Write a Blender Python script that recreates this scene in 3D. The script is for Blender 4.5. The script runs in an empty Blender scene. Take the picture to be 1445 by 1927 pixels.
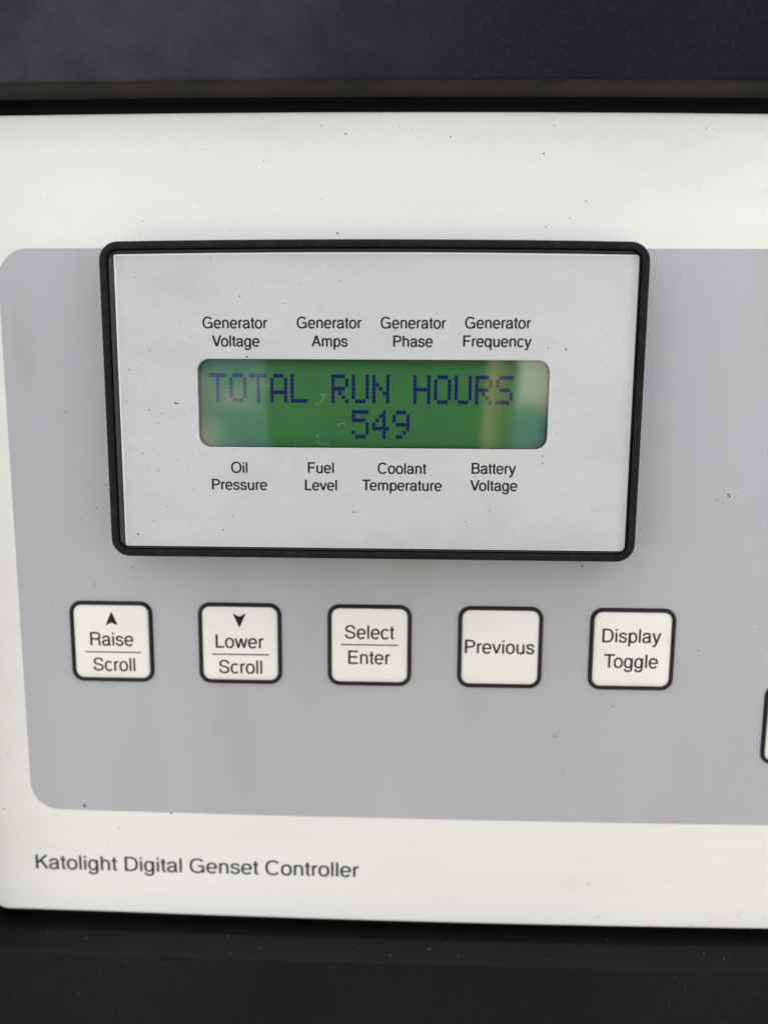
import bpy, bmesh, math, random
from mathutils import Matrix, Vector

random.seed(7)
SC = bpy.context.scene
COL = SC.collection
MM = 0.001
TILT = math.radians(30)                 # the controller leans back a little, facing the open sky
ROOT = Matrix.Rotation(-TILT, 4, 'X')   # panel frame (x right, y up, z out, in mm) -> world

# ------------------------------------------------------------------ camera
CAM_D = 141.26                          # mm from the face plate
cam_data = bpy.data.cameras.new('camera')
cam = bpy.data.objects.new('camera', cam_data)
COL.objects.link(cam)
RM = ((0.999547698, 0.010388146, -0.028222075),
      (-0.006209104, 0.989512150, 0.144316154),
      (0.029425264, -0.144075646, 0.989129093))
def plane_vec(v):                       # (right, down, into panel) -> world axes before the lean
    return Vector((v[0], v[2], -v[1]))
cx = plane_vec([r[0] for r in RM]); cy = -plane_vec([r[1] for r in RM]); cz = -plane_vec([r[2] for r in RM])
CM = Matrix(((cx.x, cy.x, cz.x, 0), (cx.y, cy.y, cz.y, -CAM_D * MM), (cx.z, cy.z, cz.z, 0), (0, 0, 0, 1)))
CAM_LOCAL = CM.copy()
cam.matrix_world = ROOT @ CM
cam_data.sensor_fit = 'HORIZONTAL'
cam_data.sensor_width = 36.0
cam_data.lens = 36.0 * 1450 / 1445
cam_data.clip_start = 0.002
cam_data.clip_end = 5000
cam_data.dof.use_dof = True
cam_data.dof.focus_distance = 0.1345
cam_data.dof.aperture_fstop = 10.5
SC.camera = cam

# ------------------------------------------------------------------ daylight
SUN_EL, SUN_AZ = math.radians(40), math.radians(-38)      # behind the panel, to the upper left: the panel is in open shade
world = bpy.data.worlds.new('World'); SC.world = world
world.use_nodes = True
wn, wl = world.node_tree.nodes, world.node_tree.links
wn.clear()
w_out = wn.new('ShaderNodeOutputWorld'); bg = wn.new('ShaderNodeBackground')
sky = wn.new('ShaderNodeTexSky'); sky.sky_type = 'NISHITA'; sky.sun_disc = False
sky.sun_elevation = SUN_EL; sky.sun_rotation = SUN_AZ
sky.air_density = 1.0; sky.dust_density = 3.0; sky.ozone_density = 1.0
# loose white cloud spread evenly over the whole sky
tc = wn.new('ShaderNodeTexCoord'); mp = wn.new('ShaderNodeMapping'); ns = wn.new('ShaderNodeTexNoise')
mp.inputs['Scale'].default_value = (1.0, 1.0, 1.6); mp.inputs['Location'].default_value = (-2.236, 0.464, 2.387)
ns.inputs['Scale'].default_value = 6.5; ns.inputs['Detail'].default_value = 6; ns.inputs['Roughness'].default_value = 0.55
cr = wn.new('ShaderNodeValToRGB'); cr.color_ramp.elements[0].position = 0.49; cr.color_ramp.elements[1].position = 0.61
mx = wn.new('ShaderNodeMix'); mx.data_type = 'RGBA'
wl.new(tc.outputs['Generated'], mp.inputs['Vector']); wl.new(mp.outputs['Vector'], ns.inputs['Vector'])
wl.new(ns.outputs['Fac'], cr.inputs['Fac']); wl.new(cr.outputs['Color'], mx.inputs['Factor'])
bw = wn.new('ShaderNodeRGBToBW'); ad = wn.new('ShaderNodeMath'); ad.operation = 'MULTIPLY_ADD'; ad.inputs[1].default_value = 1.0; ad.inputs[2].default_value = 7.0
cc = wn.new('ShaderNodeVectorMath'); cc.operation = 'SCALE'; cc.inputs[0].default_value = (1.0, 0.975, 0.94)     # clouds: white, brighter towards the sun
wl.new(sky.outputs['Color'], bw.inputs['Color']); wl.new(bw.outputs['Val'], ad.inputs[0]); wl.new(ad.outputs['Value'], cc.inputs['Scale']); wl.new(cc.outputs['Vector'], mx.inputs['B'])
sx = wn.new('ShaderNodeSeparateXYZ'); hz = wn.new('ShaderNodeMapRange'); hz.inputs['From Min'].default_value = -0.03; hz.inputs['From Max'].default_value = 0.02
gm = wn.new('ShaderNodeMix'); gm.data_type = 'RGBA'; gm.inputs['A'].default_value = (1.7, 1.55, 1.3, 1)               # below the horizon: plain sunlit ground
wl.new(tc.outputs['Generated'], sx.inputs['Vector']); wl.new(sx.outputs['Z'], hz.inputs['Value']); wl.new(hz.outputs['Result'], gm.inputs['Factor'])
wl.new(sky.outputs['Color'], mx.inputs['A']); wl.new(mx.outputs['Result'], gm.inputs['B']); wl.new(gm.outputs['Result'], bg.inputs['Color'])
bg.inputs['Strength'].default_value = 0.12
wl.new(bg.outputs['Background'], w_out.inputs['Surface'])

sun_data = bpy.data.lights.new('sun', 'SUN'); sun = bpy.data.objects.new('sun', sun_data); COL.objects.link(sun)
sun_data.energy = 5.0; sun_data.angle = math.radians(0.6); sun_data.color = (1.0, 0.95, 0.88)
to_sun = Vector((math.sin(SUN_AZ) * math.cos(SUN_EL), math.cos(SUN_AZ) * math.cos(SUN_EL), math.sin(SUN_EL)))
sun.rotation_euler = to_sun.to_track_quat('Z', 'Y').to_euler()

vs = SC.view_settings
vs.view_transform = 'Standard'; vs.look = 'None'; vs.gamma = 1.0; vs.use_curve_mapping = False
vs.exposure = 1.58
vs.use_white_balance = True; vs.white_balance_temperature = 7300; vs.white_balance_tint = 10

# ------------------------------------------------------------------ materials
def base_mat(name):
    m = bpy.data.materials.new(name); m.use_nodes = True
    n, l = m.node_tree.nodes, m.node_tree.links
    return m, n, l, n['Principled BSDF']

def mat(name, col, rough, spec=0.5, col2=None, scale=60, lo=0.4, hi=0.7, bump=0.0, bscale=4000, detail=5, stretch=(1, 1, 1),
        rough2=None, grit=None, grain=None):
    """Principled paint or plastic: two tones through a noise, fine relief, optional pale grit in the grain."""
    m, n, l, b = base_mat(name)
    b.inputs['Roughness'].default_value = rough
    b.inputs['Specular IOR Level'].default_value = spec
    b.inputs['Base Color'].default_value = (*col, 1)
    t = n.new('ShaderNodeTexCoord'); mp = n.new('ShaderNodeMapping'); mp.inputs['Scale'].default_value = stretch
    l.new(t.outputs['Object'], mp.inputs['Vector'])
    last = None
    if col2:
        x = n.new('ShaderNodeTexNoise'); x.inputs['Scale'].default_value = scale; x.inputs['Detail'].default_value = detail
        x.inputs['Roughness'].default_value = 0.6
        l.new(mp.outputs['Vector'], x.inputs['Vector'])
        r = n.new('ShaderNodeMapRange'); r.inputs['From Min'].default_value = lo; r.inputs['From Max'].default_value = hi
        r.interpolation_type = 'SMOOTHSTEP'
        l.new(x.outputs['Fac'], r.inputs['Value'])
        c = n.new('ShaderNodeMix'); c.data_type = 'RGBA'
        c.inputs['A'].default_value = (*col, 1); c.inputs['B'].default_value = (*col2, 1)
        l.new(r.outputs['Result'], c.inputs['Factor']); last = c.outputs['Result']
        if rough2 is not None:
            q = n.new('ShaderNodeMapRange'); q.inputs['To Min'].default_value = rough; q.inputs['To Max'].default_value = rough2
            l.new(r.outputs['Result'], q.inputs['Value']); l.new(q.outputs['Result'], b.inputs['Roughness'])
        if grit:
            gx = n.new('ShaderNodeTexNoise'); gx.inputs['Scale'].default_value = grit[1]; gx.inputs['Detail'].default_value = 3
            l.new(t.outputs['Object'], gx.inputs['Vector'])
            gr = n.new('ShaderNodeMapRange'); gr.inputs['From Min'].default_value = grit[2]; gr.inputs['From Max'].default_value = grit[3]
            l.new(gx.outputs['Fac'], gr.inputs['Value'])
            gm = n.new('ShaderNodeMath'); gm.operation = 'MULTIPLY'; l.new(gr.outputs['Result'], gm.inputs[0]); l.new(r.outputs['Result'], gm.inputs[1])
            c2 = n.new('ShaderNodeMix'); c2.data_type = 'RGBA'; c2.inputs['B'].default_value = (*grit[0], 1)
            l.new(gm.outputs['Value'], c2.inputs['Factor']); l.new(last, c2.inputs['A']); last = c2.outputs['Result']
        if grain:                       # (scale, amount, stretch): fine mottle and wipe streaks
            for gs, ga, gt in grain:
                gp = n.new('ShaderNodeMapping'); gp.inputs['Scale'].default_value = gt; l.new(t.outputs['Object'], gp.inputs['Vector'])
                gx = n.new('ShaderNodeTexNoise'); gx.inputs['Scale'].default_value = gs; gx.inputs['Detail'].default_value = 3; l.new(gp.outputs['Vector'], gx.inputs['Vector'])
                gr = n.new('ShaderNodeMapRange'); gr.inputs['From Min'].default_value = 0.25; gr.inputs['From Max'].default_value = 0.75
                gr.inputs['To Min'].default_value = 1 - ga; gr.inputs['To Max'].default_value = 1 + ga; l.new(gx.outputs['Fac'], gr.inputs['Value'])
                gv = n.new('ShaderNodeVectorMath'); gv.operation = 'SCALE'; l.new(last, gv.inputs[0]); l.new(gr.outputs['Result'], gv.inputs['Scale']); last = gv.outputs['Vector']
        l.new(last, b.inputs['Base Color'])
    if bump:
        x = n.new('ShaderNodeTexNoise'); x.inputs['Scale'].default_value = bscale; x.inputs['Detail'].default_value = 3
        l.new(t.outputs['Object'], x.inputs['Vector'])
        u = n.new('ShaderNodeBump'); u.inputs['Strength'].default_value = bump; u.inputs['Distance'].default_value = 0.0001
        l.new(x.outputs['Fac'], u.inputs['Height']); l.new(u.outputs['Normal'], b.inputs['Normal'])
    return m

M = {}
M['white'] = mat('white overlay', (0.80, 0.798, 0.752), 0.42, 0.4, (0.735, 0.73, 0.685), 38, 0.45, 0.78, 0.12, 5000, stretch=(0.5, 1, 1.6),
                 grain=((900, 0.012, (1, 1, 1)), (120, 0.022, (0.12, 1, 1.2)), (3000, 0.02, (1, 1, 1))))
M['grey'] = mat('grey printed field', (0.428, 0.444, 0.460), 0.42, 0.4, (0.402, 0.407, 0.408), 34, 0.42, 0.75, 0.1, 5000, stretch=(1.5, 1, 0.5),
                grain=((800, 0.012, (1, 1, 1)), (90, 0.02, (1.3, 1, 0.15)), (3000, 0.02, (1, 1, 1))))
M['silver'] = mat('silver grey overlay', (0.555, 0.568, 0.57), 0.45, 0.4, (0.50, 0.51, 0.505), 70, 0.42, 0.75, 0.16, 3500, stretch=(0.6, 1, 1.3),
                  grain=((700, 0.022, (1, 1, 1)), (2200, 0.03, (1, 1, 1)), (60, 0.02, (0.4, 1, 1))))
M['edge'] = mat('overlay edge painted lit', (0.84, 0.84, 0.85), 0.35)  # bright line of the lit faceplate edge, put into the colour
M['rim'] = mat('black textured bezel plastic', (0.008, 0.008, 0.009), 0.6, 0.12, (0.015, 0.015, 0.017), 700, 0.4, 0.7, 0.9, 5500,
               grit=((0.22, 0.21, 0.2), 3200, 0.70, 0.80))
M['gasket'] = mat('smooth black gasket', (0.018, 0.018, 0.023), 0.35, 0.35, (0.025, 0.025, 0.031), 200, 0.4, 0.7)
M['housing'] = mat('dusty black rubber', (0.0052, 0.0052, 0.0075), 0.55, 0.08, (0.012, 0.012, 0.0155), 14, 0.35, 0.8, 0.35, 3000, 9,
                   rough2=0.7, grit=((0.03, 0.03, 0.032), 1800, 0.5, 0.8))
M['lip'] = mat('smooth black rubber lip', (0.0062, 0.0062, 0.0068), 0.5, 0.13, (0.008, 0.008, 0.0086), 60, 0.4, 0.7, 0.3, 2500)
def dust_bounce_film(m, centre, radius, col, amount):
    """Settled dust, and on the lip painted bounce light: a pale film in one soft-edged patch of the surface, broken by noise."""
    n, l = m.node_tree.nodes, m.node_tree.links; b = n['Principled BSDF']; src = b.inputs['Base Color'].links[0].from_socket
    t = n.new('ShaderNodeTexCoord'); v = n.new('ShaderNodeVectorMath'); v.operation = 'SUBTRACT'; v.inputs[1].default_value = centre
    w = n.new('ShaderNodeVectorMath'); w.operation = 'DIVIDE'; w.inputs[1].default_value = radius; g = n.new('ShaderNodeVectorMath'); g.operation = 'LENGTH'
    mr = n.new('ShaderNodeMapRange'); mr.inputs['From Min'].default_value = 1; mr.inputs['From Max'].default_value = 0.1; mr.interpolation_type = 'SMOOTHSTEP'
    x = n.new('ShaderNodeTexNoise'); x.inputs['Scale'].default_value = 70; x.inputs['Detail'].default_value = 10; x.inputs['Roughness'].default_value = 0.7
    xr = n.new('ShaderNodeMapRange'); xr.inputs['From Min'].default_value = 0.3; xr.inputs['From Max'].default_value = 0.72; xr.inputs['To Min'].default_value = 0.25
    k = n.new('ShaderNodeMath'); k.operation = 'MULTIPLY'; k2 = n.new('ShaderNodeMath'); k2.operation = 'MULTIPLY'; k2.inputs[1].default_value = amount
    c = n.new('ShaderNodeMix'); c.data_type = 'RGBA'; c.inputs['B'].default_value = (*col, 1)
    l.new(t.outputs['Object'], v.inputs[0]); l.new(v.outputs[0], w.inputs[0]); l.new(w.outputs[0], g.inputs[0]); l.new(g.outputs['Value'], mr.inputs['Value'])
    l.new(t.outputs['Object'], x.inputs['Vector']); l.new(x.outputs['Fac'], xr.inputs['Value'])
    l.new(mr.outputs['Result'], k.inputs[0]); l.new(xr.outputs['Result'], k.inputs[1]); l.new(k.outputs[0], k2.inputs[0])
    l.new(k2.outputs[0], c.inputs['Factor']); l.new(src, c.inputs['A']); l.new(c.outputs['Result'], b.inputs['Base Color'])
dust_bounce_film(M['housing'], (-0.075, 0, 0.255), (0.085, 0.05, 0.06), (0.075, 0.075, 0.085), 0.62)
dust_bounce_film(M['lip'], (-0.02, 0, 0.243), (0.16, 0.05, 0.03), (0.060, 0.053, 0.047), 0.7)  # upper lip: brownish light bounced off the panel, painted into the colour
dust_bounce_film(M['grey'], (-0.0895, 0, 0.114), (0.0035, 0.05, 0.016), (0.33, 0.31, 0.30), 0.5)
dust_bounce_film(M['grey'], (-0.072, 0, 0.112), (0.0025, 0.05, 0.006), (0.34, 0.32, 0.31), 0.4)
dust_bounce_film(M['silver'], (-0.035, 0, 0.049), (0.016, 0.05, 0.007), (0.42, 0.41, 0.385), 0.5)
dust_bounce_film(M['silver'], (0.018, 0, 0.046), (0.03, 0.05, 0.006), (0.45, 0.445, 0.42), 0.4)
M['dark'] = mat('black recess paint', (0.006, 0.006, 0.006), 0.7, 0.2)
M['cap'] = mat('ivory button film', (0.86, 0.845, 0.79), 0.36, 0.45, (0.83, 0.81, 0.745), 120, 0.4, 0.75, 0.05, 4000)
M['ring'] = mat('black button lip', (0.010, 0.011, 0.012), 0.42, 0.25)
M['ink'] = mat('black print', (0.012, 0.012, 0.015), 0.55, 0.2)
M['ink2'] = mat('charcoal print', (0.022, 0.023, 0.023), 0.55, 0.2)
M['lcd'] = mat('green display glass', (0.085, 0.36, 0.115), 0.5, 0.2, (0.077, 0.325, 0.108), 90, 0.35, 0.75)
M['dot'] = mat('navy liquid crystal', (0.008, 0.007, 0.21), 0.5, 0.2)
M['speck'] = mat('dark grit', (0.05, 0.045, 0.045), 0.8, 0.2)
M['rust'] = mat('red brown grit', (0.22, 0.06, 0.05), 0.8, 0.2)
M['pale'] = mat('pale dust', (0.16, 0.155, 0.14), 0.8, 0.2)
M['lint'] = mat('pale lint', (0.50, 0.52, 0.44), 0.8, 0.2)
M['phone'] = mat('black phone shell', (0.012, 0.012, 0.013), 0.45)
M['lensglass'] = mat('dark lens glass', (0.01, 0.01, 0.014), 0.08)
M['screen'] = mat('phone screen glass', (0.02, 0.02, 0.022), 0.1)
M['skin'] = mat('skin', (0.52, 0.33, 0.23), 0.5, 0.4, (0.46, 0.27, 0.18), 60, 0.4, 0.7, 0.3, 1500)
M['nail'] = mat('finger nail', (0.5, 0.32, 0.26), 0.3)

def pane_mat():
    m = bpy.data.materials.new('clear display window'); m.use_nodes = True
    n, l = m.node_tree.nodes, m.node_tree.links; n.clear()
    o = n.new('ShaderNodeOutputMaterial'); mix = n.new('ShaderNodeMixShader'); tr = n.new('ShaderNodeBsdfTransparent'); g = n.new('ShaderNodeBsdfGlossy')
    f = n.new('ShaderNodeFresnel'); f.inputs['IOR'].default_value = 1.5
    tr.inputs['Color'].default_value = (0.98, 0.99, 0.98, 1)
    g.inputs['Roughness'].default_value = 0.05; g.inputs['Color'].default_value = (1, 1, 1, 1)
    l.new(f.outputs['Fac'], mix.inputs[0]); l.new(tr.outputs[0], mix.inputs[1]); l.new(g.outputs[0], mix.inputs[2]); l.new(mix.outputs[0], o.inputs['Surface'])
    return m
M['pane'] = pane_mat()

# ------------------------------------------------------------------ helpers (everything in mm in the panel frame: x right, y up, z out)
def pt(x, y, z):
    return Vector((x * MM, -z * MM, y * MM))

class B:
    def __init__(s): s.v = []; s.f = []; s.sm = []
    def add(s, pts): i = len(s.v); s.v += [pt(*p) for p in pts]; return i
    def face(s, idx, smooth=False): s.f.append(tuple(idx)); s.sm.append(smooth)
    def poly(s, pts): i = s.add(pts); s.face(range(i, i + len(pts)))
    def loft(s, loops, smooth=(), cap=True, cap0=False):
        """Joins outlines of equal count, first one outermost / lowest; caps the last one."""
        ids = [s.add(lp) for lp in loops]; n = len(loops[0])
        for k in range(len(loops) - 1):
            a, b = ids[k], ids[k + 1]
            for i in range(n):
                j = (i + 1) % n
                s.face((a + i, a + j, b + j, b + i), True)
        if cap: s.face(range(ids[-1], ids[-1] + n))
        if cap0: s.face(reversed(range(ids[0], ids[0] + n)))
    def build(s, name, m, parent=None, base=(0, 0, 0), kind=None, sharp=35):
        bv = pt(*base)
        me = bpy.data.meshes.new(name)
        me.from_pydata([v - bv for v in s.v], [], s.f)
        me.polygons.foreach_set('use_smooth', s.sm)
        me.materials.append(M[m]); me.update()
        if any(s.sm): me.set_sharp_from_angle(angle=math.radians(sharp))
        o = bpy.data.objects.new(name, me); COL.objects.link(o)
        if parent: o.parent = parent
        if kind: o['kind'] = kind
        return o

def thing(name, base, label, cat):
    o = bpy.data.objects.new(name, None); COL.objects.link(o)
    o.empty_display_size = 0.01
    o.matrix_world = ROOT @ Matrix.Translation(pt(*base))
    o['label'] = label; o['category'] = cat
    return o

def rr(x0, x1, y0, y1, r, z, top=None, bot=None, n=7, m=10):
    """Rounded rectangle outline, counter-clockwise from the lower left; top / bot are small drops of the long edges as f(x)."""
    top = top or (lambda x: 0.0); bot = bot or (lambda x: 0.0)
    p = []
    def arc(cx, cy, a0):
        for i in range(n + 1):
            a = math.radians(a0 + 90 * i / n); p.append((cx + r * math.cos(a), cy + r * math.sin(a)))
    def side(ax, ay, bx, by):
        for i in range(1, m): t = i / m; p.append((ax + (bx - ax) * t, ay + (by - ay) * t))
    arc(x1 - r, y0 + r, 270); side(x1, y0 + r, x1, y1 - r)
    arc(x1 - r, y1 - r, 0); side(x1 - r, y1, x0 + r, y1)
    arc(x0 + r, y1 - r, 90); side(x0, y1 - r, x0, y0 + r)
    arc(x0 + r, y0 + r, 180); side(x0 + r, y0, x1 - r, y0)
    out = []
    for x, y in p:
        t = (y - y0) / (y1 - y0)
        out.append((x, y - top(x) * t + bot(x) * (1 - t), z))
    return out

def bow(k, x0):
    return lambda x: k * min(abs(x - x0), 80) ** 2

# ------------------------------------------------------------------ lettering: plain grotesque capitals and lower case drawn as strokes
SV, SH = 86, 70
def _ribbon(path, wt):
    q = []
    for i, p in enumerate(path):
        a = path[max(i - 1, 0)]; b = path[min(i + 1, len(path) - 1)]
        tx, ty = b[0] - a[0], b[1] - a[1]; d = math.hypot(tx, ty) or 1; tx /= d; ty /= d
        w = 0.5 * wt * math.hypot(SV * ty, SH * tx)
        q.append(((p[0] - ty * w, p[1] + tx * w), (p[0] + ty * w, p[1] - tx * w)))
    return [[q[i][1], q[i + 1][1], q[i + 1][0], q[i][0]] for i in range(len(q) - 1)]
def R(x0, y0, x1, y1): return ('P', [(x0, y0), (x1, y0), (x1, y1), (x0, y1)])
def P(*p): return ('P', list(p))
def A(cx, cy, rx, ry, a0, a1): return ('A', cx, cy, rx, ry, a0, a1)
def S(*p): return ('S', p)
def glyph_polys(parts, wt):
    polys = []
    for s in parts:
        if s[0] == 'P':
            p = s[1]; xs = [q[0] for q in p]; ys = [q[1] for q in p]
            if p[0][1] == p[1][1] and p[1][0] == p[2][0] and max(xs) - min(xs) > max(ys) - min(ys):      # a bar: thicken it upright
                my = (max(ys) + min(ys)) / 2; p = [(q[0], my + (q[1] - my) * (1 + (wt - 1) * 0.8)) for q in p]
            else:                                                                                        # a stem or a slant: thicken it sideways
                p2 = []
                for i, j in ((0, 1), (2, 3)):
                    mx_, my_ = (p[i][0] + p[j][0]) / 2, (p[i][1] + p[j][1]) / 2
                    p2 += [(mx_ + (p[k][0] - mx_) * wt, my_ + (p[k][1] - my_) * wt) for k in (i, j)]
                p = p2
            polys.append([p])
        elif s[0] == 'A':
            _, cx, cy, rx, ry, a0, a1 = s; n = max(6, int(abs(a1 - a0) / 12)); path = []
            for i in range(n + 1):
                a = math.radians(a0 + (a1 - a0) * i / n); c, d = math.cos(a), math.sin(a)
                path.append((cx + rx * math.copysign(abs(c) ** (2 / 2.25), c), cy + ry * math.copysign(abs(d) ** (2 / 2.25), d)))
            polys.append(_ribbon(path, wt))
        else:
            p = s[1]; path = [p[0]]
            for k in range(0, len(p) - 3, 3):
                a, b, c, d = p[k:k + 4]
                for i in range(1, 8):
                    t = i / 7; u = 1 - t
                    path.append(tuple(u ** 3 * a[j] + 3 * u * u * t * b[j] + 3 * u * t * t * c[j] + t ** 3 * d[j] for j in (0, 1)))
            polys.append(_ribbon(path, wt))
    return polys
ARCH = S((112, 340), (112, 440), (180, 499), (280, 499), (395, 499), (444, 440), (444, 330), (444, 220), (444, 110), (444, 0))
GL = {
 'A': (667, [P((16, 0), (110, 0), (382, 718), (286, 718)), P((557, 0), (651, 0), (382, 718), (286, 718)), R(150, 208, 518, 284)]),
 'B': (667, [R(79, 0, 170, 718), R(79, 644, 362, 718), R(79, 342, 372, 414), R(79, 0, 382, 74),
             S((360, 681), (500, 681), (545, 630), (545, 535), (545, 440), (500, 378), (370, 378)), S((370, 378), (530, 378), (585, 310), (585, 205), (585, 95), (520, 37), (380, 37))]),
 'C': (722, [A(383, 359, 300, 338, 40, 320)]),
 'D': (722, [R(81, 0, 172, 718), R(81, 644, 320, 718), R(81, 0, 320, 74), S((318, 681), (520, 681), (628, 580), (628, 359), (628, 138), (520, 37), (318, 37))]),
 'E': (667, [R(86, 0, 178, 718), R(86, 640, 612, 718), R(86, 335, 575, 413), R(86, 0, 616, 78)]),
 'F': (611, [R(86, 0, 178, 718), R(86, 640, 580, 718), R(86, 325, 530, 403)]),
 'G': (778, [A(385, 359, 302, 338, 38, 338), R(400, 304, 706, 380), R(634, 0, 706, 304)]),
 'K': (667, [R(80, 0, 172, 718), P((528, 718), (645, 718), (160, 245), (160, 355)), P((284, 395), (350, 462), (664, 0), (553, 0))]),
 'L': (556, [R(80, 0, 172, 718), R(80, 0, 537, 80)]),
 'O': (778, [A(389, 359, 308, 338, 0, 360)]),
 'P': (667, [R(86, 0, 178, 718), R(86, 640, 370, 718), R(86, 300, 370, 378), S((368, 679), (510, 679), (578, 610), (578, 509), (578, 400), (510, 339), (368, 339))]),
 'R': (722, [R(86, 0, 178, 718), R(86, 640, 400, 718), R(86, 318, 420, 392), S((398, 679), (540, 679), (615, 620), (615, 520), (615, 410), (540, 355), (398, 355)),
             S((410, 355), (560, 355), (585, 300), (590, 200), (594, 100), (595, 50), (640, 0))]),
 'S': (667, [S((565, 510), (555, 620), (470, 683), (335, 683), (200, 683), (110, 620), (110, 520), (110, 420), (190, 390), (335, 360), (490, 328), (572, 290), (572, 190), (572, 90), (475, 34), (340, 34), (190, 34), (100, 95), (92, 225))]),
 'T': (611, [R(14, 640, 597, 718), R(259, 0, 352, 718)]),
 'V': (667, [P((16, 718), (112, 718), (382, 0), (286, 0)), P((651, 718), (555, 718), (286, 0), (382, 0))]),
 'a': (556, [S((90, 365), (95, 450), (160, 503), (270, 503), (385, 503), (432, 455), (432, 370)), S((432, 372), (432, 250), (432, 160), (432, 100), (432, 50), (460, 28), (520, 36)),
             S((432, 310), (380, 275), (300, 290), (220, 272), (120, 255), (82, 205), (82, 145), (82, 75), (130, 24), (220, 24), (340, 24), (432, 85), (432, 190))]),
 'c': (500, [A(265, 262, 190, 244, 40, 320)]),
 'e': (556, [A(278, 262, 200, 244, 0, 322), R(85, 232, 512, 300)]),
 'g': (556, [A(255, 262, 178, 242, 0, 360), R(404, -20, 488, 523), S((446, -15), (446, -130), (380, -184), (255, -184), (150, -184), (90, -140), (82, -55))]),
 'h': (556, [R(71, 0, 155, 718), ARCH]), 'n': (556, [R(71, 0, 155, 523), ARCH]),
 'i': (222, [R(69, 0, 153, 523), R(69, 615, 153, 718)]), 'l': (222, [R(69, 0, 153, 718)]),
 'm': (833, [R(71, 0, 155, 523), S((112, 340), (112, 450), (170, 499), (255, 499), (350, 499), (417, 440), (417, 330), (417, 220), (417, 110), (417, 0)),
             S((417, 340), (417, 450), (480, 499), (560, 499), (660, 499), (722, 445), (722, 330), (722, 220), (722, 110), (722, 0))]),
 'o': (556, [A(278, 262, 200, 244, 0, 360)]),
 'p': (556, [R(64, -207, 148, 523), A(300, 262, 180, 242, 0, 360)]), 'q': (556, [R(408, -207, 492, 523), A(256, 262, 180, 242, 0, 360)]),
 'r': (333, [R(74, 0, 158, 523), S((115, 310), (115, 420), (170, 492), (260, 495), (290, 496), (305, 495), (330, 492))]),
 's': (500, [S((415, 375), (408, 455), (350, 497), (248, 497), (150, 497), (92, 455), (92, 385), (92, 315), (150, 295), (250, 275), (360, 252), (420, 225), (420, 150), (420, 75), (355, 26), (255, 26), (140, 26), (75, 75), (72, 165))]),
 't': (278, [S((137, 670), (137, 500), (137, 300), (137, 110), (137, 45), (165, 28), (255, 36)), R(10, 456, 262, 523)]),
 'u': (556, [R(402, 0, 486, 523), S((110, 523), (110, 410), (110, 300), (110, 190), (110, 80), (165, 24), (262, 24), (370, 24), (444, 85), (444, 200))]),
 'v': (500, [P((8, 523), (100, 523), (294, 0), (206, 0)), P((492, 523), (400, 523), (206, 0), (294, 0))]),
 'w': (722, [P((8, 523), (98, 523), (250, 0), (165, 0)), P((318, 523), (404, 523), (250, 0), (165, 0)), P((318, 523), (404, 523), (557, 0), (472, 0)), P((714, 523), (624, 523), (472, 0), (557, 0))]),
 'y': (500, [P((8, 523), (102, 523), (294, 0), (206, 0)), P((492, 523), (402, 523), (206, -12), (290, -12)), S((249, 0), (215, -90), (195, -178), (110, -178), (80, -178), (60, -176), (40, -170))]),
 ' ': (278, []),
}
KERN = {'Te': -90, 'To': -90, 'Vo': -60, 'Ra': -10, 'Ka': -10, 'ry': 10, 'we': -10, 'Pr': -5}

def lettering(text, x0, x1, y, z, cap, m, parent, base, wt=1.0, slope=0.0):
    """One printed phrase, set from x0 to x1 on baseline y."""
    b = B(); pen = 0; k = 0; items = []
    for i, ch in enumerate(text):
        adv, parts = GL[ch]
        for poly in glyph_polys(parts, wt):
            items.append((pen, poly))
        pen += adv + (KERN.get(text[i:i + 2], 0))
    xs = [p[0] + o for o, poly in items for q in poly for p in q]
    lo, hi = min(xs), max(xs); sx = (x1 - x0) / (hi - lo); sy = cap / 718
    for o, poly in items:
        k += 1
        zz = z + 0.003 * (k % 3)
        for q in poly:
            pts = [(x0 + (p[0] + o - lo) * sx, y + p[1] * sy + slope * (p[0] + o - lo) * sx, zz) for p in q]
            ar = sum(pts[i][0] * pts[(i + 1) % len(pts)][1] - pts[(i + 1) % len(pts)][0] * pts[i][1] for i in range(len(pts)))
            b.poly(pts if ar > 0 else pts[::-1])
    return b.build('lettering', m, parent, base)

def flakes(name, specks, z, parent, base, keys, px=0.1, seed=1):
    """Loose grit lying on a surface: small irregular chips."""
    rnd = random.Random(seed); bs = {k: B() for k in keys}
    for x, y, s in specks:
        b = bs[keys[1] if s < 0 and len(keys) > 1 else keys[0]]
        r = abs(s) * px * 0.5 * 0.85; n = 6; el = rnd.uniform(0.6, 1.0); a0 = rnd.uniform(0, 6.28)
        ring = []
        for i in range(n):
            a = i * 2 * math.pi / n; q = r * rnd.uniform(0.7, 1.15)
            u, v = q * math.cos(a), q * el * math.sin(a)
            ring.append((x + u * math.cos(a0) - v * math.sin(a0), y + u * math.sin(a0) + v * math.cos(a0)))
        h = r * 0.5
        i0 = b.add([(p[0], p[1], z) for p in ring]); i1 = b.add([(x + (p[0] - x) * 0.6, y + (p[1] - y) * 0.6, z + h) for p in ring])
        for i in range(n): j = (i + 1) % n; b.face((i0 + i, i0 + j, i1 + j, i1 + i))
        b.face(range(i1, i1 + n))
    for k in keys:
        if bs[k].f: bs[k].build(name, k, parent, base, 'stuff')

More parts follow.
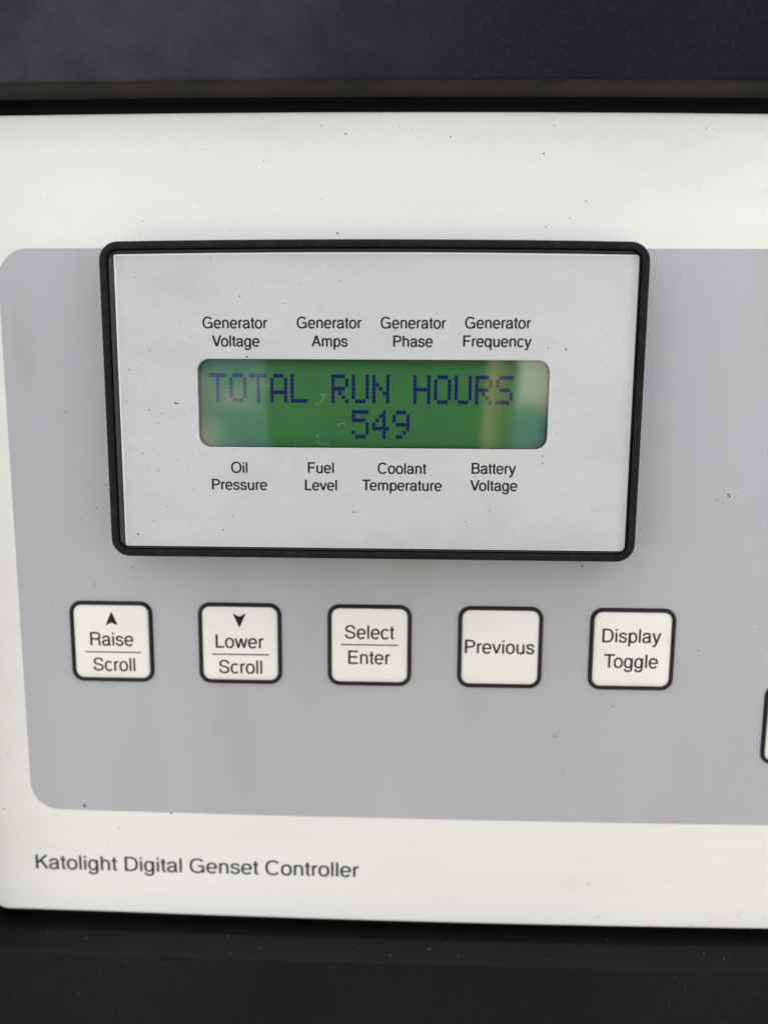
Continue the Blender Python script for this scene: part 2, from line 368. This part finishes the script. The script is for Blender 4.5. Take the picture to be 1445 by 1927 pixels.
# ------------------------------------------------------------------ housing round the controller
HB = (20, -190, 0)
housing = thing('equipment_housing', HB, 'black dusty housing with a recessed opening, framing the white controller panel', 'housing')
OX0, OX1 = -85.0, 128.0
ht, hb = bow(0.00009, -14), bow(0.00009, -2)
def opening(g, z, r=4.0):               # the recess flares outwards towards the viewer
    k = (z + 2) / 8
    return rr(OX0 - g - 3.0 * k, OX1 + g + 3 * k, -105.1 - 3.35 * k - g, 50.25 + 1.75 * k + g, r + g, z, ht, hb)
b = B()
big = lambda g, z: rr(-170 - g, 213 + g, -190 - g, 140 + g, 8, z)
b.loft([big(0, -30), big(0, 4.5), big(-0.6, 5.6), big(-1.6, 6.0), opening(0.5, 6.0), opening(0.28, 5.95), opening(0.16, 5.86)], cap=False)
b.build('front_frame', 'housing', housing, HB, sharp=6)
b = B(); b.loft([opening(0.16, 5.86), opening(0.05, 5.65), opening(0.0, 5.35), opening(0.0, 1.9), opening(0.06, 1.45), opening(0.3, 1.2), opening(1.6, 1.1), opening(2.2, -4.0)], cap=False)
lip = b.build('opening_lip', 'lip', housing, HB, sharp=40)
b = B(); b.loft([rr(OX0 - 3, OX1 + 3, -108, 53, 3, -5.0), rr(OX0 - 3, OX1 + 3, -108, 53, 3, -3.4)], cap=True, cap0=True)
b.build('recess_back', 'dark', housing, HB)
b = B(); fl = lambda g, z: rr(-97 + g, -88.6 - g, -150 + g, 100 - g, 1.5, z, m=3, n=4)  # added strip out of view, there to shade the plate's left edge
b.loft([fl(0, 5.9), fl(0, 10.6), fl(0.3, 11.2), fl(0.9, 11.4)], cap=True); b.build('added_shade_strip', 'lip', housing, HB, sharp=40)
rnd = random.Random(3)
sp = []
for i in range(45):
    sp.append((rnd.uniform(-80, 75), rnd.uniform(-130, -109.5) if i % 3 else rnd.uniform(53, 67), rnd.choice((0.6, 0.8, 0.8, 1, 1.3, 2.2))))
flakes('dust', sp, 6.0, housing, HB, ['pale'], 0.1, 5)
# dust caught on the two long walls of the recess
b = B()
for i in range(64):
    low = i % 2; x = rnd.uniform(-82, 72); zz = rnd.uniform(0.5, 5.2) if low else 5.2 - abs(rnd.gauss(0, 1.6)); s = rnd.choice((0.03, 0.045, 0.06, 0.09))
    w = s * rnd.uniform(1, 3) if rnd.random() < 0.3 else s
    q = []
    for u, v in ((-w, -s), (w, -s * 0.6), (w * 0.8, s), (-w * 0.7, s * 0.8)):
        k = (zz + v + 2) / 8
        q.append((x + u, (-105.1 - 3.35 * k + hb(x) + 0.05) if low else (50.25 + 1.75 * k - ht(x) - 0.05), zz + v))
    b.poly(q)
b.build('dust', 'pale', housing, HB, 'stuff')

# ------------------------------------------------------------------ controller panel
PB = (20, -104, -2)
panel = thing('control_panel', PB, 'white generator controller panel with grey field and row of square push buttons', 'control panel')
pt_, pb_ = bow(0.00010, -14), bow(0.00011, 12)
PX0, PX1 = -83.3, 125.0
def plate(g, z):
    return rr(PX0 + g, PX1 - g, -104.0 + g, 49.35 - g, 3.2 - g * 0.5, z, pt_, pb_)
b = B(); b.loft([plate(0.25, -2.4), plate(0.05, -1.6), plate(0.0, -0.7), plate(0.1, -0.35), plate(0.3, -0.12), plate(0.62, -0.02), plate(0.9, 0.0)], cap=True, cap0=True)
b.build('face_plate', 'white', panel, PB, sharp=30)
b = B(); fb = bow(0.00007, 10)
b.loft([rr(-73.75, 118.0, -81.55, 26.45, 5.6, 0.0, None, fb), rr(-73.75, 118.0, -81.55, 26.45, 5.6, 0.03, None, fb)], cap=True)
b.build('grey_field', 'grey', panel, PB)
lettering('Katolight Digital Genset Controller', -73.75, -8.55, -94.05, 0.012, 3.05, 'ink2', panel, PB, 1.36, -0.0035)

BW = 15.98; BY = -46.28
def button(cx, cy, extra):
    h = BW / 2
    o = lambda g, z, r: rr(cx - h + g, cx + h - g, cy - h + g, cy + h - g, max(r - g, 0.4), z, m=4, n=6)
    b = B(); b.loft([o(0.6, 0.03, 2.3), o(0.79, 0.14, 2.3), o(1.05, 0.24, 2.3), o(1.7, 0.33, 2.3), o(3.4, 0.38, 3.6)], cap=True)
    cap = b.build('push_button', 'cap', panel, PB)
    b = B(); b.loft([o(0, 0.03, 2.3), o(0.05, 0.28, 2.3), o(0.2, 0.48, 2.3), o(0.42, 0.55, 2.3), o(0.62, 0.48, 2.3), o(0.76, 0.28, 2.3), o(0.8, 0.05, 2.3)], cap=False)
    b.build('button_rim', 'ring', cap, PB)
    for e in extra:
        if e[0] == 'line':
            b = B(); b.poly([(e[1], e[3] - 0.12, 0.4), (e[2], e[3] - 0.12, 0.4), (e[2], e[3] + 0.12, 0.4), (e[1], e[3] + 0.12, 0.4)]); b.build('divider_line', 'ink2', cap, PB)
        elif e[0] == 'arrow':
            b = B(); q = [(x, y, 0.4) for x, y in e[1]]; b.poly([q[0], q[1], q[2]]); b.poly([q[0], q[2], q[3]]); b.build('arrow_mark', 'ink', cap, PB)
        else:
            lettering(e[0], e[1], e[2], e[3], 0.392, 2.62, 'ink2', cap, PB, 1.36)
    return cap
XS = [-56.05 + 24.71 * i for i in range(5)]
button(XS[0], BY, [('Raise', -60.19, -51.81, -47.0), ('Scroll', -59.8, -51.65, -52.05), ('line', -61.14, -50.45, -48.3), ('arrow', [(-55.88, -40.23), (-57.1, -43.08), (-56.0, -42.45), (-54.67, -43.0)])])
button(XS[1], BY, [('Lower', -36.0, -26.75, -47.08), ('Scroll', -35.48, -27.13, -52.14), ('line', -36.75, -25.83, -48.38), ('arrow', [(-31.37, -43.12), (-30.09, -40.28), (-31.35, -40.9), (-32.6, -40.3)])])
button(XS[2], BY, [('Select', -11.29, -1.96, -44.9), ('Enter', -10.66, -2.66, -49.88), ('line', -12.04, -1.22, -46.1)])
button(XS[3], BY, [('Previous', 11.44, 24.51, -47.42)])
button(XS[4], BY, [('Display', 37.11, 48.09, -44.88), ('Toggle', 37.62, 47.76, -49.82)])
button(68.18 + BW / 2, -60.7, [])
PANEL_SPECKS = [(-38.92, 42.86, 2.5), (-36.2, 43.12, 2), (-25.33, 41.16, 3), (-19.19, 41.23, 2), (-37.2, 34.45, 2), (-47.06, 31.13, 2.5), (-31.38, 29.51, 2.5), (-15.26, 46.97, 2.5), (-11.11, 45.57, 4), (-13.14, 46.53, 2), (-15.33, 34.69, 2.5), (-12.54, 29.06, 5), (-8.04, 30.67, 2.5), (-4.96, 48.32, 2), (-68.26, 26.4, 3), (-51.86, 28.14, 2), (-47.53, 28.87, 2), (-64.02, 34.83, 2), (7.08, 45.08, -4), (23.14, 42.26, 5), (24.7, 46.83, 3), (23.11, 48.04, 2), (50.43, 46.31, 4), (30.68, 34.38, -4), (28.04, 31.55, 3), (23.95, 30.13, 4), (17.42, 47.2, 2), (13.7, 43.33, 2), (2.74, 47.0, 2), (-1.74, 46.67, 2), (0.55, 46.4, 2), (46.41, 38.56, 2), (49.9, 36.46, 2), (-59.11, 5.8, 3), (-58.75, 5.13, 2), (-62.7, -2.49, 4), (-57.83, -20.41, -4), (-60.75, -22.46, 3), (-56.01, -16.0, 3), (-51.46, -31.71, 4), (-50.92, -33.45, 3), (-58.94, -35.0, 4), (-67.44, -38.97, 4), (54.26, 13.38, 3), (58.68, -16.67, 5), (59.0, -17.05, 5), (56.65, -17.76, 3), (57.74, -18.24, 3), (54.34, -16.22, 2), (49.43, -15.78, 2), (30.93, -29.76, 3), (32.91, -30.34, 5), (37.22, -30.29, 2), (61.31, -37.55, 3), (66.14, -42.08, 3), (40.79, -35.09, 2), (55.12, -46.27, 3), (39.93, -57.66, 5), (29.08, -63.86, 5), (37.79, -63.58, 3), (30.5, -71.43, 3), (-63.16, -80.26, 8), (-45.85, -81.45, -6), (-56.53, -84.76, 4), (-58.95, -88.47, 3), (-66.73, -95.24, 3), (-79.39, -81.2, 4), (-77.99, -69.61, 3), (36.83, -94.52, 4), (36.79, -96.12, 3), (39.24, -101.58, 4), (66.62, -100.59, 3)]
FACE_SPECKS = [(-33.46, 23.57, 3), (-26.57, 19.75, 2), (-28.62, 17.3, 4), (-18.35, 19.42, 3), (-11.4, 19.87, 3), (-21.1, 16.09, 3), (-30.11, 15.62, 2), (-37.3, 10.45, 3), (-36.02, 10.1, 2), (-44.48, 8.18, 3), (-27.55, 7.18, 5), (-48.04, 4.92, 4), (-8.69, 11.18, 3), (-46.48, 20.33, 3), (-39.05, 13.12, 2), (26.9, 8.67, 5), (27.12, 5.57, 3), (23.85, 8.84, 3), (5.69, 11.86, 3), (-5.7, 10.66, 2), (8.94, 11.07, 2), (13.68, 22.93, 2), (27.8, 15.17, 2), (33.08, 6.75, 2), (33.86, 11.08, 2), (-46.29, -9.6, 4), (-45.43, -11.93, 3), (-43.57, -12.57, 3), (-39.92, -10.76, 3), (-37.34, -9.53, 2), (-35.29, -9.88, 2), (-38.29, -12.81, 2), (-37.44, -16.0, 3), (-24.11, -14.18, 3), (-30.55, -20.49, 3), (-32.41, -23.09, 4), (-44.47, -19.2, 3), (-42.28, -18.99, 3), (-44.75, -21.5, 3), (-47.72, -24.03, -6), (-13.72, -16.62, 3), (-14.66, -17.76, 2), (-9.13, -19.69, 4), (-9.5, -16.67, 2), (-15.27, -10.18, 2), (4.44, -13.08, 3), (23.6, -9.48, 4), (23.65, -10.77, 4), (14.86, -8.45, 3), (10.54, -21.19, 3), (14.77, -19.16, 3), (18.95, -22.51, 2), (22.66, -22.19, 2), (12.03, -13.19, -3), (9.29, -15.09, 2), (-40.25, -0.77, 5), (-39.88, -0.86, 4), (-37.39, -1.76, 3), (-45.68, 1.21, 2), (-46.17, 0.65, 2), (-48.74, -0.55, 3), (-45.78, -1.36, 2), (-44.87, -1.99, 3), (-42.74, -2.62, 3), (-43.27, -4.28, 3), (-48.03, -6.17, 2), (-44.0, -6.32, 2), (-38.17, 3.16, 2), (-38.22, -4.53, 2), (-45.77, 5.93, 2), (-45.82, 4.66, 2)]
LINT = [[(-15.07, 0.84), (-14.51, 0.8), (-14.05, 0.85)], [(-14.42, 0.76), (-14.33, 0.39), (-14.7, 0.03), (-14.89, -0.25), (-14.8, -0.52)], [(-11.95, -4.72), (-11.85, -4.35), (-11.29, -4.12), (-10.65, -4.25), (-10.51, -4.71)], [(-15.77, -7.24), (-15.12, -7.61), (-14.47, -7.97)], [(18.76, 6.53), (19.32, 6.08), (19.6, 5.64), (19.43, 5.46)], [(18.32, 6.08), (18.95, 6.17), (19.42, 5.81)], [(-24.2, 2.43), (-23.75, 2.02)], [(-15.91, -0.99), (-15.45, -0.89), (-15.26, -0.75)], [(1.69, -0.42), (1.96, -0.23)], [(-15.48, -6.04), (-15.58, -6.31), (-15.39, -6.68)], [(-19.5, -7.64), (-19.41, -8.29)], [(-14.37, -7.51), (-13.44, -7.96)]]
flakes('dirt', PANEL_SPECKS, 0.04, panel, PB, ['speck', 'rust'], 0.095, 2)
rnd = random.Random(11)
flakes('dirt', [(rnd.uniform(-78, 72), rnd.uniform(-101, 47), rnd.choice((0.7, 0.9, 1.2))) for i in range(90)], 0.04, panel, PB, ['speck'], 0.09, 8)

# ------------------------------------------------------------------ display module
DB = (-6, -27.9, 0)
disp = thing('display_module', DB, 'raised black framed display with green screen showing total run hours', 'display')
bt = bow(0.0002, -6)
def bz(g, z, r=3.2):
    return rr(-52.3 + g, 40.08 - g, -27.93 + g, 26.55 - g, max(r - g, 0.9), z, bt)
b = B()
b.loft([bz(0.35, 0.05), bz(0.0, 7.3), bz(0.04, 7.7), bz(0.16, 7.92), bz(0.38, 8.0), bz(1.12, 8.0), bz(1.22, 7.95), bz(1.26, 7.8), bz(1.28, 6.0), bz(1.6, 6.0)], cap=False)
b.build('bezel', 'rim', disp, DB, sharp=40)
FX0, FX1, FY0, FY1 = -50.05, 38.49, -26.15, 24.55
def fr(gl, gr, gt, gb, z, r):
    return rr(FX0 - gl, FX1 + gr, FY0 - gb, FY1 + gt, r, z, bt)
b = B()
b.loft([bz(1.44, 6.1), bz(1.45, 7.3), bz(1.52, 7.4), fr(0.12, 0.1, 0.12, 0.1, 6.92, 0.4), fr(0.06, 0.05, 0.06, 0.05, 6.6, 0.3)], cap=False)
b.build('gasket', 'gasket', disp, DB, sharp=25)
b = B()
b.loft([fr(0.02, 0.02, 0.02, 0.02, 6.6, 0.25), fr(0.0, 0.0, 0.0, 0.0, 6.97, 0.25), fr(-0.06, -0.04, -0.06, -0.04, 7.01, 0.25), fr(-0.30, -0.10, -0.26, -0.14, 7.03, 0.25), fr(-0.33, -0.13, -0.29, -0.17, 6.9, 0.25)], cap=False)
b.build('faceplate_edge', 'edge', disp, DB, sharp=60)
wt_ = (-36.31, 24.36, -8.42, 6.83)
def win(g, z): return rr(wt_[0] + g, wt_[1] - g, wt_[2] + g, wt_[3] - g, 2.1 - g, z)
b = B()
b.loft([fr(-0.30, -0.10, -0.26, -0.14, 6.7, 0.25), fr(-0.30, -0.10, -0.26, -0.14, 7.0, 0.25), win(-0.06, 7.0), win(0.0, 6.96), win(0.04, 6.6)], cap=False)
face = b.build('faceplate', 'silver', disp, DB, sharp=10)
b = B(); b.loft([win(0.03, 6.6), win(0.06, 3.7)], cap=False); b.build('window_wall', 'dark', disp, DB)
CAPH = 1.86
for t, x0, x1, y in (("Generator", -35.13, -23.95, 11.97), ("Voltage", -33.6, -25.32, 8.91), ("Generator", -18.95, -7.83, 12.03), ("Amps", -16.43, -10.22, 8.96),
                     ("Generator", -4.62, 6.51, 12.05), ("Phase", -2.46, 4.33, 8.98), ("Generator", 9.7, 20.85, 12.1), ("Frequency", 9.44, 21.08, 9.04),
                     ("Oil", -30.76, -27.84, -12.86), ("Pressure", -34.22, -24.39, -15.88), ("Fuel", -17.23, -12.64, -12.79), ("Level", -17.76, -12.1, -15.84),
                     ("Coolant", -5.0, 3.49, -12.79), ("Temperature", -7.69, 6.28, -15.76), ("Battery", 11.37, 19.09, -12.66), ("Voltage", 11.16, 19.43, -15.65)):
    lettering(t, x0, x1, y, 7.008, CAPH, 'ink', face, DB, 1.55)
# liquid crystal screen with its dot characters
LZ = 4.0
b = B(); b.loft([win(-0.4, 3.6), win(-0.4, LZ)], cap=True); lcd = b.build('lcd_screen', 'lcd', disp, DB)
DOTS = {
 'T': '11111 00100 00100 00100 00100 00100 00100', 'O': '01110 10001 10001 10001 10001 10001 01110', 'A': '01110 10001 10001 10001 11111 10001 10001',
 'L': '10000 10000 10000 10000 10000 10000 11111', 'R': '11110 10001 10001 11110 10100 10010 10001', 'U': '10001 10001 10001 10001 10001 10001 01110',
 'N': '10001 10001 11001 10101 10011 10001 10001', 'H': '10001 10001 10001 11111 10001 10001 10001', 'S': '01111 10000 10000 01110 00001 00001 11110',
 '5': '11111 10000 11110 00001 00001 10001 01110', '4': '00010 00110 01010 10010 11111 00010 00010', '9': '01110 10001 10001 01111 00001 00010 01100'}
DOTS['A'] = '01110 10001 10001 10001 11111 10001 10001'
CP, DX, DY, RP = 3.583, 0.604, 0.716, 6.15
def dot_text(s, col, row):
    sl = -0.0038
    for i, ch in enumerate(s):
        if ch == ' ': continue
        b = B(); ox = -34.73 + (col + i) * CP
        for r, bits in enumerate(DOTS[ch].split()):
            for c, v in enumerate(bits):
                if v == '1':
                    x = ox + c * DX; y = 4.43 - row * RP - r * DY
                    w, h = DX - 0.035, DY - 0.04
                    q = [(x, y - h), (x + w, y - h), (x + w, y), (x, y)]
                    b.poly([(px * 1.0073, (py + sl * (px + 34.73)) * 1.0073, LZ + 0.03) for px, py in q])
        b.build('lcd_character', 'dot', lcd, DB, 'stuff')
dot_text('TOTAL RUN HOURS', 0, 0)
dot_text('549', 7, 1)
b = B(); b.loft([win(0.045, 6.05), win(0.045, 6.55)], cap=True, cap0=True); pane = b.build('window_pane', 'pane', disp, DB)
# lint and dust on the window
b = B()
for f in LINT:
    w = 0.022
    for (ax, ay), (bx, by) in zip(f, f[1:]):
        d = math.hypot(bx - ax, by - ay) or 1; nx, ny = -(by - ay) / d * w, (bx - ax) / d * w
        b.poly([(ax - nx, ay - ny, 6.6), (bx - nx, by - ny, 6.6), (bx + nx, by + ny, 6.6), (ax + nx, ay + ny, 6.6)])
b.build('lint', 'lint', disp, DB, 'stuff')
rnd = random.Random(21)
sp = [(rnd.uniform(-35.5, 23.5), rnd.uniform(-8, 6.4), rnd.choice((0.5, 0.6, 0.8, 1.1))) for i in range(120)]
sp += [(rnd.gauss(-2.5, 1.6), rnd.gauss(5.0, 0.7), rnd.choice((0.7, 0.9, 1.3))) for i in range(22)] + [(rnd.gauss(2.5, 1.8), rnd.gauss(1, 1.2), rnd.choice((0.6, 0.9))) for i in range(16)]
sp = [q for q in sp if -36 < q[0] < 24 and -8.2 < q[1] < 6.5]
flakes('dust', sp, 6.56, disp, DB, ['lint'], 0.1, 4)
flakes('dirt', FACE_SPECKS, 7.005, disp, DB, ['speck', 'rust'], 0.095, 6)
rnd = random.Random(31)
sp = [(rnd.uniform(-48, 37), rnd.choice((rnd.uniform(14, 23.5), rnd.uniform(-25, -17))), rnd.choice((0.6, 0.8, 1.0))) for i in range(60)]
sp += [(rnd.gauss(-32, 4), rnd.gauss(-21, 2), rnd.choice((0.7, 0.9, 1.2))) for i in range(40)] + [(rnd.uniform(-49, -37), rnd.uniform(-15, 12), rnd.choice((0.7, 0.9, 1.2))) for i in range(60)]
flakes('dirt', [q for q in sp if -49.5 < q[0] < 38 and -25.8 < q[1] < 24], 7.005, disp, DB, ['speck'], 0.09, 9)
sp = [(rnd.uniform(-50, 38), -27.93 + rnd.uniform(0.3, 1.2), rnd.choice((0.5, 0.7, 0.9))) for i in range(90)] + [(rnd.gauss(-35, 9), -27.93 + rnd.uniform(0.3, 1.2), rnd.choice((0.5, 0.7, 0.9))) for i in range(40)]
flakes('dust', [q for q in sp if -50 < q[0] < 38], 8.0, disp, DB, ['pale'], 0.1, 12)

# ------------------------------------------------------------------ the phone that takes the picture and the hand that holds it (mirrored in the window)
PHONE = ROOT @ CAM_LOCAL                # held square to the view: x right, y up, z towards the holder
def cpt(x, y, z): return Vector((x * MM, y * MM, z * MM))
def cbuild(name, m, loops, parent, cap=True, cap0=True):
    me = bpy.data.meshes.new(name); v = []; f = []
    for lp in loops: v += [cpt(*p) for p in lp]
    n = len(loops[0])
    for k in range(len(loops) - 1):
        for i in range(n): j = (i + 1) % n; f.append((k * n + i, k * n + j, (k + 1) * n + j, (k + 1) * n + i))
    if cap: f.append(tuple(range((len(loops) - 1) * n, len(loops) * n)))
    if cap0: f.append(tuple(reversed(range(n))))
    me.from_pydata(v, [], f); me.materials.append(M[m]); me.update()
    for p in me.polygons: p.use_smooth = len(p.vertices) == 4
    me.set_sharp_from_angle(angle=math.radians(40))
    o = bpy.data.objects.new(name, me); COL.objects.link(o); o.parent = parent
    return o
phone = bpy.data.objects.new('smartphone', None); COL.objects.link(phone); phone.matrix_world = PHONE
phone['label'] = 'black phone seen only as the dark band mirrored in the green display window'; phone['category'] = 'phone'
X0, X1, Y0, Y1 = -51.0, 28.5, -130.0, 26.0
q = lambda g, z: rr(X0 + g, X1 - g, Y0 + g, Y1 - g, 11 - g, z)
cbuild('shell', 'phone', [q(1.6, 6.0), q(0.3, 7.0), q(0, 8.5), q(0, 12.5), q(0.3, 14.0), q(1.4, 14.8)], phone)
cbuild('screen', 'screen', [q(2.4, 14.82), q(2.4, 15.0)], phone)
for lx, ly in ((4.0, 9.0), (-17, 9.0), (-7, -9)):
    ring = lambda r, z: [(lx + r * math.cos(a * math.pi / 12), ly + r * math.sin(a * math.pi / 12), z) for a in range(24)]
    o = cbuild('lens', 'phone', [ring(7.6, 6.2), ring(7.6, 3.2), ring(7.0, 2.8), ring(6.0, 2.9), ring(5.8, 3.6)][::-1], phone, cap0=False)
    cbuild('lens_glass', 'lensglass', [ring(5.85, 3.4), ring(5.85, 3.6)], o)

def skin_mesh(name, m, chains, parent_mat, label, cat):
    verts, edges, rad = [], [], []
    for start, pts in chains:
        prev = start
        for p in pts:
            verts.append(cpt(*p[:3])); rad.append(p[3] * MM)
            if prev is not None: edges.append((prev, len(verts) - 1))
            prev = len(verts) - 1
    me = bpy.data.meshes.new(name); me.from_pydata(verts, edges, []); me.update()
    tmp = bpy.data.objects.new(name + '_tmp', me); COL.objects.link(tmp)
    s = tmp.modifiers.new('skin', 'SKIN'); s.use_smooth_shade = True
    for i, d in enumerate(me.skin_vertices[0].data): d.radius = (rad[i], rad[i]); d.use_root = i == 0
    u = tmp.modifiers.new('sub', 'SUBSURF'); u.levels = 2; u.render_levels = 2
    dg = bpy.context.evaluated_depsgraph_get(); dg.update()
    out = bpy.data.meshes.new_from_object(tmp.evaluated_get(dg))
    bpy.data.objects.remove(tmp)
    out.name = name; out.materials.clear(); out.materials.append(M[m])
    for p in out.polygons: p.use_smooth = True
    o = bpy.data.objects.new(name, out); COL.objects.link(o); o.matrix_world = parent_mat
    o['label'] = label; o['category'] = cat
    return o
# wrist and palm run up the right side; index finger lies along the phone's edge, three fingers close round its back, thumb on the screen side
chains = [
    (None, [(70, -112, 26, 26), (78, -190, 48, 25), (92, -290, 80, 33), (98, -340, 95, 36)]),
    (0, [(58, -82, 17, 24), (50, -62, 12, 17)]),
    (5, [(38, -44, 3, 8.6), (30.8, -18, 0.5, 5.6), (32.6, 4, 0.5, 5.9), (34.5, 26, 0.5, 5.6)]),
    (5, [(42, -62, 2, 9.8), (30, -58, -5, 9.0), (14, -56, -3.2, 8.2), (4, -55, -2.2, 7.2)]),
    (4, [(45, -80, 2, 9.6), (30, -76, -5, 8.9), (14, -74, -3.0, 8.1), (3, -73, -2.0, 7.2)]),
    (0, [(48, -98, 4, 8.8), (32, -94, -4, 8.0), (18, -92, -2.4, 7.2), (9, -91, -1.6, 6.4)]),
    (0, [(62, -88, 33, 14), (46, -66, 32, 11), (28, -44, 28, 9.4), (18, -30, 25, 8.2)]),
]
skin_mesh('hand', 'skin', chains, PHONE, 'bare hand along the phone edge, mirrored as a tan streak in the display window', 'hand')
